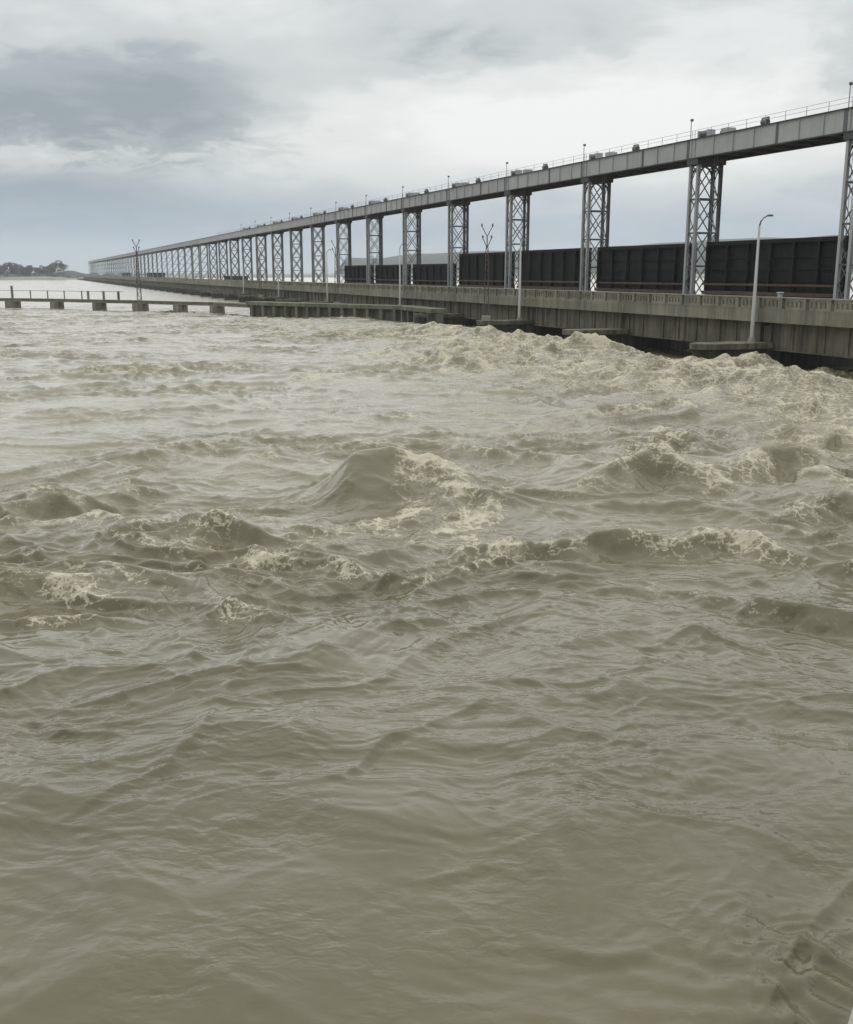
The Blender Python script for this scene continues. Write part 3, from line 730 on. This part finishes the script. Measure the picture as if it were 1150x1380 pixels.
for k in range(-1, 13):
    nm = ORD[k] if k >= 0 else None
    w = (nm + ' tower from the right') if nm else 'tower beyond the right edge'
    e = frame('rope_drum_hoist', k, -1.1); e.location.z = zt; e.scale = (0.85, 0.85, 0.85)
    for n_, me_ in (('base_frame', drum), ('rope_drum', dc), ('gear_cover', dcov), ('gear_cover', dcov2)): link(n_, me_, e)
    tag(e, 'dark rope drum hoist on the girder above the ' + w, 'hoist', 'hoist drums on the girder')
    e = frame('rope_drum_hoist', k, 0.0 - 4.6); e.location.z = zt; e.scale = (0.85, 0.85, 0.85)
    link('motor', gm, link('gear_housing', gb, e))
    tag(e, 'low grey gear box right of the ' + w, 'gear box', 'gear boxes on the girder')
    e.name = 'hoist_gear_box'
    e = frame('brake_stand', k, -10.4); e.location.z = zt; e.scale = (0.85, 0.85, 0.85)
    link('bearing_frame', fr1, e); link('brake_wheel', fr2, e)
    tag(e, 'brake stand mid bay right of the ' + w, 'brake stand', 'brake stands on the girder')
    e = frame('girder_lamp', k, 0.4); e.location.z = zt
    link('pole', lp, e); link('lamp_head', lh, e)
    tag(e, 'short lamp post above the ' + w, 'lamp', 'lamp posts along the girder top')

# ---- sluice gates
def gate(k, ztop, m, blue, h=5.3):
    e = frame('sluice_gate', k)
    g0, g1 = 0.42, SP - LA - 0.42
    zt_, zb_ = ztop, ztop - h
    link('skin_plate', MB().box(1.45, 1.50, g0, g1, zb_ + 0.35, zt_ - 0.12).mesh('skin_plate', m), e)
    link('top_girder', MB().box(1.1, 1.55, g0, g1, zt_ - 0.117, zt_).box(1.1, 1.16, g0, g1, zt_ - 0.35, zt_ - 0.12).mesh('top_girder', m), e)
    rib = MB().box(1.12, 1.446, -0.05, 0.05, zb_ + 0.62, zt_ - 0.36).box(1.05, 1.117, -0.14, 0.14, zb_ + 0.62, zt_ - 0.36).mesh('rib', m)
    hb = MB().box(1.34, 1.446, g0 + .1, g1 - .1, -0.06, 0.06).mesh('stringer', m)
    n = 7
    for i in range(n): link('rib', rib, e, (0, g0 + 0.2 + i*(g1-g0-0.4)/(n-1), 0))
    for q in (0.3, 0.5, 0.7): link('stringer', hb, e, (0, 0, zb_ + h*q))
    link('bottom_girder', MB().box(0.85, 1.6, g0, g1, zb_ + 0.3, zb_ + 0.6).box(0.85, 0.95, g0, g1, zb_ + 1.15, zb_ + 1.35).mesh('bottom_girder', M_rust), e)
    link('bottom_seal', MB().box(1.3, 1.6, g0, g1, zb_, zb_ + 0.297).mesh('bottom_seal', M_rust), e)
    rp = MB()
    for dx in (0.0, 0.3): rp.tube([(1.2 + dx, 0, zt_), (1.2 + dx, 0, zg + 0.4)], 0.025, 5)
    rp = rp.mesh('lifting_rope', M_rope)
    link('lifting_rope', rp, e, (0, g0 + 0.4, 0)); link('lifting_rope', rp, e, (0, g1 - 0.4, 0))
    return e
for k in (-1, 0, 1, 2, 3):
    e = gate(k, EYE + 3.0 + random.uniform(-.08, .05), M_gate, False)
    w = 'between the ' + ORD[k+1] + ' bay towers' if k < 0 else 'between the %s and %s towers from the right' % (ORD[k], ORD[k+1])
    tag(e, 'tall black ribbed sluice gate raised ' + (w if k >= 0 else 'at the right edge of view'), 'sluice gate', 'raised sluice gates')
for k in (4, 5, 6):
    e = gate(k, EYE + 1.55 + random.uniform(-.05, .05), M_gate2, True, 4.0)
    tag(e, 'low blue black sluice gate between the %s and %s towers from the right' % (ORD[k], ORD[k+1]), 'sluice gate', 'raised sluice gates')
fg = MB().box(1.1, 1.5, 0.42, SP - LA - 0.42, EYE - 6.4, EYE).mesh('sluice_gate', M_gate)
for k in (12, 13, 22, 23, 24, 25, 31, 32, 33):
    e = link('sluice_gate', fg, None, WB(62, TK(k), -0.9 if k < 20 else 0.25)); e.rotation_euler = (0, 0, THETA)
    tag(e, 'small dark sluice gate just showing over the far road among distant towers', 'sluice gate', 'far gates lifted a little')

# ---- road lamps, on every second pier
pl = MB().tube([(0,0,0), (0,0,0.5), (0,0,9.0)], [0.21, 0.17, 0.085], 10).mesh('pole', M_pole, True)
ft = MB().tube([(0,0,-0.02), (0,0,0.30)], [0.32, 0.27], 10).mesh('footing', M_conc_pale)
ar = MB().tube([(0,0,9.0), (0.05,-0.1,9.35), (0.2,-0.2,9.6), (0.42,-0.35,9.75)], [0.06,0.055,0.05,0.045], 8).mesh('arm', M_lamp, True)
hd = MB().box(0.38, 0.80, -0.62, -0.30, 9.70, 9.84, 0.04).mesh('lamp_head', M_lamp)
i = 0
for k in range(0, 11, 2):
    e = thing('road_lamp', WB(53.75, TK(k) - 0.25, EYE - 5.395), THETA)
    link('pole', pl, e); link('footing', ft, e); link('lamp_head', hd, link('arm', ar, e))
    tag(e, 'pale road lamp with bent arm at the parapet, %s from the right' % ORD[i], 'street lamp', 'lamps along the road parapet'); i += 1

# ---- small white post on the kerb
e = thing('kerb_post', WB(55.6, 69.0, ZR + 0.03), THETA)
MB().box(-0.16, 0.16, -0.16, 0.16, 0, 1.25, 0.05).build('post', M_pole, e)
MB().box(-0.21, 0.21, -0.21, 0.21, 1.252, 1.36, 0.03).build('cap', M_pole, e)
tag(e, 'short white post standing behind the parapet right of the nearest road lamp', 'post')

# ---- masts with V arms on pier noses
def mast(loc, rz, h=10.4, thick=1.0):
    e = thing('wire_mast', loc, rz)
    q = MB()
    w0, w1 = 0.30*thick, 0.12*thick
    for sx, sy in ((-1,-1),(1,-1),(1,1),(-1,1)): q.bar((sx*w0, sy*w0, 0), (sx*w1, sy*w1, h - 2.4), 0.07*thick)
    q.build('mast_legs', M_mast, e)
    l = MB(); n = 14
    for i in range(n):
        za, zc_ = i*(h-2.4)/n, (i+1)*(h-2.4)/n
        fa_, fb_ = w0 + (w1-w0)*i/n, w0 + (w1-w0)*(i+1)/n
        s = 1 if i % 2 else -1
        for y in (-1, 1): l.bar((s*fa_, y*fa_, za), (-s*fb_, y*fb_, zc_), 0.04*thick)
    l.build('mast_lacing', M_mast, e)
    MB().tube([(0,0,h-2.5), (0,0,h-1.2)], 0.07*thick, 6).build('mast_top', M_mast, e)
    for z, w in ((h-2.5, 0.50), (h-1.2, 0.62)):
        for s in (-1, 1):
            va = MB().bar((0, 0, z), (s*w, 0, z + 1.15), 0.09*thick).build('v_arm', M_mast, e)
            a_ = MB()
            a_.tube([(s*w, 0, z + 1.1), (s*w, 0, z + 1.2), (s*w, 0, z + 1.3), (s*w, 0, z + 1.45)], [0.05, 0.11*thick, 0.11*thick, 0.04], 8)
            a_.build('insulator', M_lamp, va)
    MB().box(-0.5, 0.5, -0.5, 0.5, -0.5, 0.25, 0.04).build('footing', M_conc_pale, e)
    return e
for k, lab in ((2, 'rusty lattice mast with stacked V arms in front of the black raised gates'), (5, 'rusty lattice mast with V arms in front of the open gateless bays'),
               (8, 'distant lattice mast with V arms, third mast along the barrage from the right')):
    tag(mast(WB(49.6, TK(k), EYE - 5.1), 0.0), lab, 'mast', 'masts with V arms')

# ---- low guard walkway on stub piers, running out across the river to the left
zw = 1.85
wp = [ground(x, y) for x, y in ((17,414.5), (77,415.5), (134,417), (189,418.5), (243,420.5), (293,422), (340,425))]
def dirn(a, b): v = (b - a); return math.atan2(v.y, v.x)
wk = thing('guard_walkway', wp[6], 0)
tag(wk, 'long low concrete walkway beam on stub piers standing in the flood at left', 'walkway')
def child_at(mb, name, m, o, parent): 
    ob = mb.build(name, m, parent); ob.location = o - parent.location; return ob
ext = wp[0] + (wp[0] - wp[1])*1.0
pts = [ext] + wp
for i, (a, b_) in enumerate(zip(pts, pts[1:])):
    v = b_ - a; l = v.length; r_ = dirn(a, b_)
    o = child_at(MB().box(0.02, l - 0.02, -0.7, 0.7, zw - 0.55, zw - 0.1), 'deck_beam', M_conc, a, wk); o.rotation_euler = (0, 0, r_)
    o = child_at(MB().box(0.05, l - 0.05, -0.85, -0.55, zw - 0.097, zw + 0.12), 'kerb', M_conc, a, wk); o.rotation_euler = (0, 0, r_)
for i, a in enumerate(pts[:-1]):
    big_ = i in (1, 4)
    w = 1.4 if big_ else 1.0
    q = MB().prism([(-w, -0.3), (-w*.6, -1.2), (w*.6, -1.2), (w, -0.3), (w, 1.0), (-w, 1.0)], -2.5, zw - 0.553)
    o = child_at(q, 'stub_pier', M_conc, a, wk); o.rotation_euler = (0, 0, dirn(pts[i], pts[i+1]))
rail = [ground(x, 402, zw) for x in (17, 42, 65, 88, 113, 122, 144, 166)]
for i, x in enumerate((17, 42, 65, 88, 113, 122, 144, 166)):
    s = (x - 17)/60.0
    j = min(int(s), 3) ; fr = s - j
    p = wp[j] + (wp[j+1]-wp[j])*fr + Vector((0, 0.4, 0))
    th_ = 0.22 if x in (17, 122, 144, 166) else 0.09
    child_at(MB().box(-th_, th_, -0.12, 0.12, zw - 0.1, zw + (2.6 if x == 17 else 1.7)), 'railing_post', M_conc, p, wk)
a = wp[0] + (wp[0]-wp[1]) + Vector((0, .4, 0)); b_ = wp[2] + (wp[3]-wp[2])*.6 + Vector((0, .4, 0))
for z in (1.65,): child_at(MB().bar((0, 0, zw + z), tuple(b_ - a + Vector((0, 0, zw + z))), 0.08), 'top_rail', M_conc_dk, a, wk)
# mast standing on the walkway
tag(mast(wp[3] + Vector((0, 0.0, zw - 0.05)), 0.1, 11.2, 1.25), 'tall dark mast with V arms standing on the low walkway at left', 'mast', 'masts with V arms')

# ---- guide wall joining the walkway to the barrage
gp = [ground(340, 425), ground(400, 427.5), ground(460, 430), ground(548, 433.5), WB(51, TK(3) - 3, 0)]
gw = thing('guide_wall', gp[0], 0)
tag(gw, 'mossy ribbed concrete guide wall in the water between the walkway and the road piers', 'wall')
rb = MB().box(-0.28, 0.28, -1.25, -0.503, -1.0, 1.75, 0.03).mesh('wall_rib', M_conc_gr)
for j, (a, b_) in enumerate(zip(gp, gp[1:])):
    v = b_ - a; l = v.length; r_ = dirn(a, b_)
    o = child_at(MB().box(0.02, l - 0.02, -0.5, 0.5, -2.5, 1.70), 'wall_panel', M_conc_dk, a, gw); o.rotation_euler = (0, 0, r_)
    o = child_at(MB().box(0.01, l - 0.01, -1.3, 1.2, 1.753, 2.35, 0.04), 'wall_coping', M_conc_gr, a, gw); o.rotation_euler = (0, 0, r_)
    n = max(2, int(l/2.6))
    for i in range(n):
        o = link('wall_rib', rb, gw, a + v*((i + 0.5)/n) - gw.location); o.rotation_euler = (0, 0, r_)

# ------------------------------------------------------------------ far shores
def ridge_land(name, pts, m, kind='structure', depth=300, jag=0.0, step=8.0, seed=3):
    """land seen across the river: pts = (x, y, height); real depth behind the front line"""
    rnd = random.Random(seed); q = bmesh.new(); ring = []
    P = []
    for (x0,y0,h0), (x1,y1,h1) in zip(pts, pts[1:]):
        n = max(1, int(math.hypot(x1-x0, y1-y0)/step))
        for i in range(n): f = i/n; P.append((x0+(x1-x0)*f, y0+(y1-y0)*f, h0+(h1-h0)*f))
    P.append(pts[-1])
    for (x, y, h) in P:
        r = math.hypot(x, y); ux, uy = x/r, y/r
        col = []
        for dd, hh in ((0, -2), (0.02, 0.25), (0.12, 0.62), (0.32, 1.0), (0.7, 0.8), (1.0, 0.0)):
            j = 1 + rnd.uniform(-jag, jag) if 0 < hh else 1
            z = hh*h*j if hh > 0 else hh
            col.append(q.verts.new((x + ux*dd*depth, y + uy*dd*depth, z)))
        ring.append(col)
    for a, b_ in zip(ring, ring[1:]):
        for i in range(len(a)-1): q.faces.new((a[i], b_[i], b_[i+1], a[i+1]))
    bmesh.ops.recalc_face_normals(q, faces=q.faces[:])
    me = bpy.data.meshes.new(name); q.to_mesh(me); q.free(); me.materials.append(m)
    for p in me.polygons: p.use_smooth = True
    o = link(name, me); o['kind'] = kind; return o
def simple(name, c1, c2, scale, rough=0.95):
    m, t, b = new_mat(name)
    n = tex(t, 'n', scale, 6, 0.65, world_vec(t))
    t.links.new(mixc(t, ramp(t, n, [(0.35, (0,0,0)), (0.65, (1,1,1))]), c1, c2), b.inputs['Base Color'])
    b.inputs['Roughness'].default_value = rough; return m
M_wood = simple('distant_forest', (0.016, 0.026, 0.024), (0.030, 0.042, 0.036), 0.03)
M_sand = simple('pale_bank_sand', (0.20, 0.19, 0.15), (0.30, 0.28, 0.23), 0.05)
M_grass = simple('bank_grass', (0.05, 0.065, 0.03), (0.09, 0.10, 0.055), 0.08)
def pol(azd, r, h): a = math.radians(azd); return (r*math.sin(a), r*math.cos(a), h)
ridge_land('wooded_hills', [pol(-5.0, 1950, 6), pol(-4.2, 1950, 40), pol(-2.5, 1950, 34), pol(-1, 1950, 44), pol(2, 1950, 48), pol(5, 1950, 50), pol(8, 1950, 56), pol(11, 1950, 62), pol(15, 1950, 68), pol(19, 1950, 73), pol(24, 1950, 76), pol(32, 1950, 72), pol(42, 1950, 61)], M_wood, depth=700, jag=0.06, step=45)
ridge_land('far_bank', [pol(-60, 1500, 7), pol(-40, 1500, 7), pol(-24, 1400, 3.5), pol(-21.5, 1300, 3.5), pol(-19.5, 1270, 3.5), pol(-17, 1290, 3.5), pol(-12, 1700, 6), pol(-5, 1850, 6), pol(6, 1850, 6), pol(20, 1850, 6), pol(40, 1850, 6)], M_sand, depth=120, jag=0.1, step=20, seed=5)
ridge_land('bank_scrub', [pol(-60, 1500, 15), pol(-24, 1390, 11), pol(-21.5, 1330, 9), pol(-19.5, 1290, 9), pol(-18.6, 1280, 8), pol(-17, 1300, 6), pol(-12, 1700, 6)], M_wood, depth=300, jag=0.35, step=7, seed=8)

# ---- trees on the left bank
m, t, b = new_mat('tree_leaves')
oi = t.nodes.new('ShaderNodeObjectInfo'); nz = tex(t, 'n', 0.35, 4, 0.6, world_vec(t))
c = mixc(t, ramp(t, nz, [(0.35, (0,0,0)), (0.65, (1,1,1))]), (0.014, 0.024, 0.014), (0.034, 0.050, 0.026))
t.links.new(rand_tint(t, c, 0.5), b.inputs['Base Color']); b.inputs['Roughness'].default_value = 0.8; M_leaf = m
M_bark = simple('tree_bark', (0.06, 0.05, 0.04), (0.10, 0.085, 0.065), 1.5)
def tree(loc, h, w, seed, label, lean=0.0):
    rnd = random.Random(seed); e = thing('bank_tree', loc)
    th_ = h*0.22; tb = MB()
    tb.tube([(0,0,-2), (0,0,th_*.5), (lean*.3,0,th_)], [h*.035, h*.025, h*.018], 7)
    for i in range(6):
        a_ = i*1.05 + rnd.random(); l = w*rnd.uniform(.25, .45)
        tb.tube([(0,0,th_*.8), (math.cos(a_)*l*.5, math.sin(a_)*l*.5, th_*1.2), (math.cos(a_)*l, math.sin(a_)*l, th_ + h*rnd.uniform(.15,.35))], [h*.014, h*.009, h*.004], 5)
    tb.build('trunk', M_bark, e)
    q = bmesh.new()
    cl = []
    for i in range(15):
        a_ = rnd.random()*6.28; rr = w*.5*math.sqrt(rnd.random()); zz = th_ + (h - th_)*rnd.uniform(.05, .88)
        f = 1 - max(0, (zz/h - .55))*1.3
        cl.append((math.cos(a_)*rr*f + lean*zz/h, math.sin(a_)*rr*f, zz, w*rnd.uniform(.13, .24)))
    for (x, y, z, r) in cl:
        for i in range(150):
            u = Vector((rnd.gauss(0,1), rnd.gauss(0,1), rnd.gauss(0,1))).normalized()*r*rnd.uniform(.55, 1.05)
            u.z *= 0.75; p = Vector((x, y, z)) + u
            n1_ = Vector((rnd.gauss(0,1), rnd.gauss(0,1), rnd.gauss(0,1))).normalized(); n2_ = n1_.orthogonal().normalized(); s = h*rnd.uniform(.02, .045)
            vs = [q.verts.new(p + n1_*s), q.verts.new(p + n2_*s*.7), q.verts.new(p - n1_*s), q.verts.new(p - n2_*s*.7)]
            q.faces.new(vs)
    me = bpy.data.meshes.new('crown'); q.to_mesh(me); q.free(); me.materials.append(M_leaf)
    link('crown', me, e)
    return tag(e, label, 'tree', 'trees on the far left bank')
def bank_xy(px, r): a_ = math.atan((px-575)/1400/math.cos(PITCH)); return Vector((r*math.sin(a_), r*math.cos(a_), 3.0))
for i, (px, h, w, lab) in enumerate(((1, 24, 17, 'tall dark tree on the far bank at the left edge of view'), (15, 18, 16, 'broad dark tree on the far bank, second from the left edge'),
        (26, 13, 12, 'small low tree on the far bank between two broader trees at left'), (37, 17, 14, 'round dark tree on the far bank, fourth from the left edge'), (52, 16, 15, 'wide dark tree on the far bank near the middle of the row'),
        (60, 11, 9, 'thin low tree on the far bank just right of the wide one'), (68, 14, 12, 'dark tree on the far bank, seventh from the left edge'), (79, 11, 9, 'small pale tree on the far bank in a gap of the row'),
        (88, 14, 11, 'dark tree on the far bank, second left of the bridge end'), (103, 19, 17, 'bushy dark tree where the far bank meets the bridge end'))):
    tree(bank_xy(px, 1350 - i*4), h*0.95, w*1.35, 40 + i, lab, random.uniform(-1, 1))

# ------------------------------------------------------------------ near bank: stone-pitched revetment reaching the frame corner
g1, g2 = ground(1151, 1338, 0.9), ground(1137, 1384, 0.9)
v = (g2 - g1).normalized()
g1 += Vector((0.03, 0, 0)); g2 += Vector((0.03, 0, 0))
A0, A1 = g1 + (-v)*0.9, g2 + v*4.5
side = Vector((v.y*-1, v.x, 0)); 
if side.x < 0: side = -side
q = bmesh.new()
prof = ((-0.12, -1.5), (0.0, 0.9), (0.35, 0.95), (3.0, 2.6), (6.0, 3.4))
A_ = [q.verts.new(A0 + side*o + Vector((0, 0, z - 0.9))) for o, z in prof]
B_ = [q.verts.new(A1 + side*o + Vector((0, 0, z - 0.9))) for o, z in prof]
for i in range(len(prof)-1): q.faces.new((A_[i], B_[i], B_[i+1], A_[i+1]))
bt = [q.verts.new((p.co.x, p.co.y, -1.6)) for p in (A_[-1], B_[-1])]
a0b = q.verts.new((A_[0].co.x, A_[0].co.y, -1.6)); b0b = q.verts.new((B_[0].co.x, B_[0].co.y, -1.6))
q.faces.new(A_ + [bt[0], a0b]); q.faces.new(B_[::-1] + [b0b, bt[1]])
bmesh.ops.recalc_face_normals(q, faces=q.faces[:])
me = bpy.data.meshes.new('concrete_revetment'); q.to_mesh(me); q.free(); me.materials.append(M_conc_pale)
o = link('concrete_revetment', me); o['kind'] = 'structure'

# ------------------------------------------------------------------ damp air
HAZE = 0.00016
hb = MB().box(-4300, 4300, -4300, 4300, -4.0, 112.0)
m = bpy.data.materials.new('damp_air'); m.use_nodes = True; t = m.node_tree; t.nodes.clear()
pv = t.nodes.new('ShaderNodeVolumePrincipled'); pv.inputs['Density'].default_value = HAZE
pv.inputs['Color'].default_value = (0.90, 0.95, 1.0, 1); pv.inputs['Anisotropy'].default_value = 0.2
mo = t.nodes.new('ShaderNodeOutputMaterial'); t.links.new(pv.outputs[0], mo.inputs['Volume'])
o = hb.build('haze', m); o['kind'] = 'stuff'
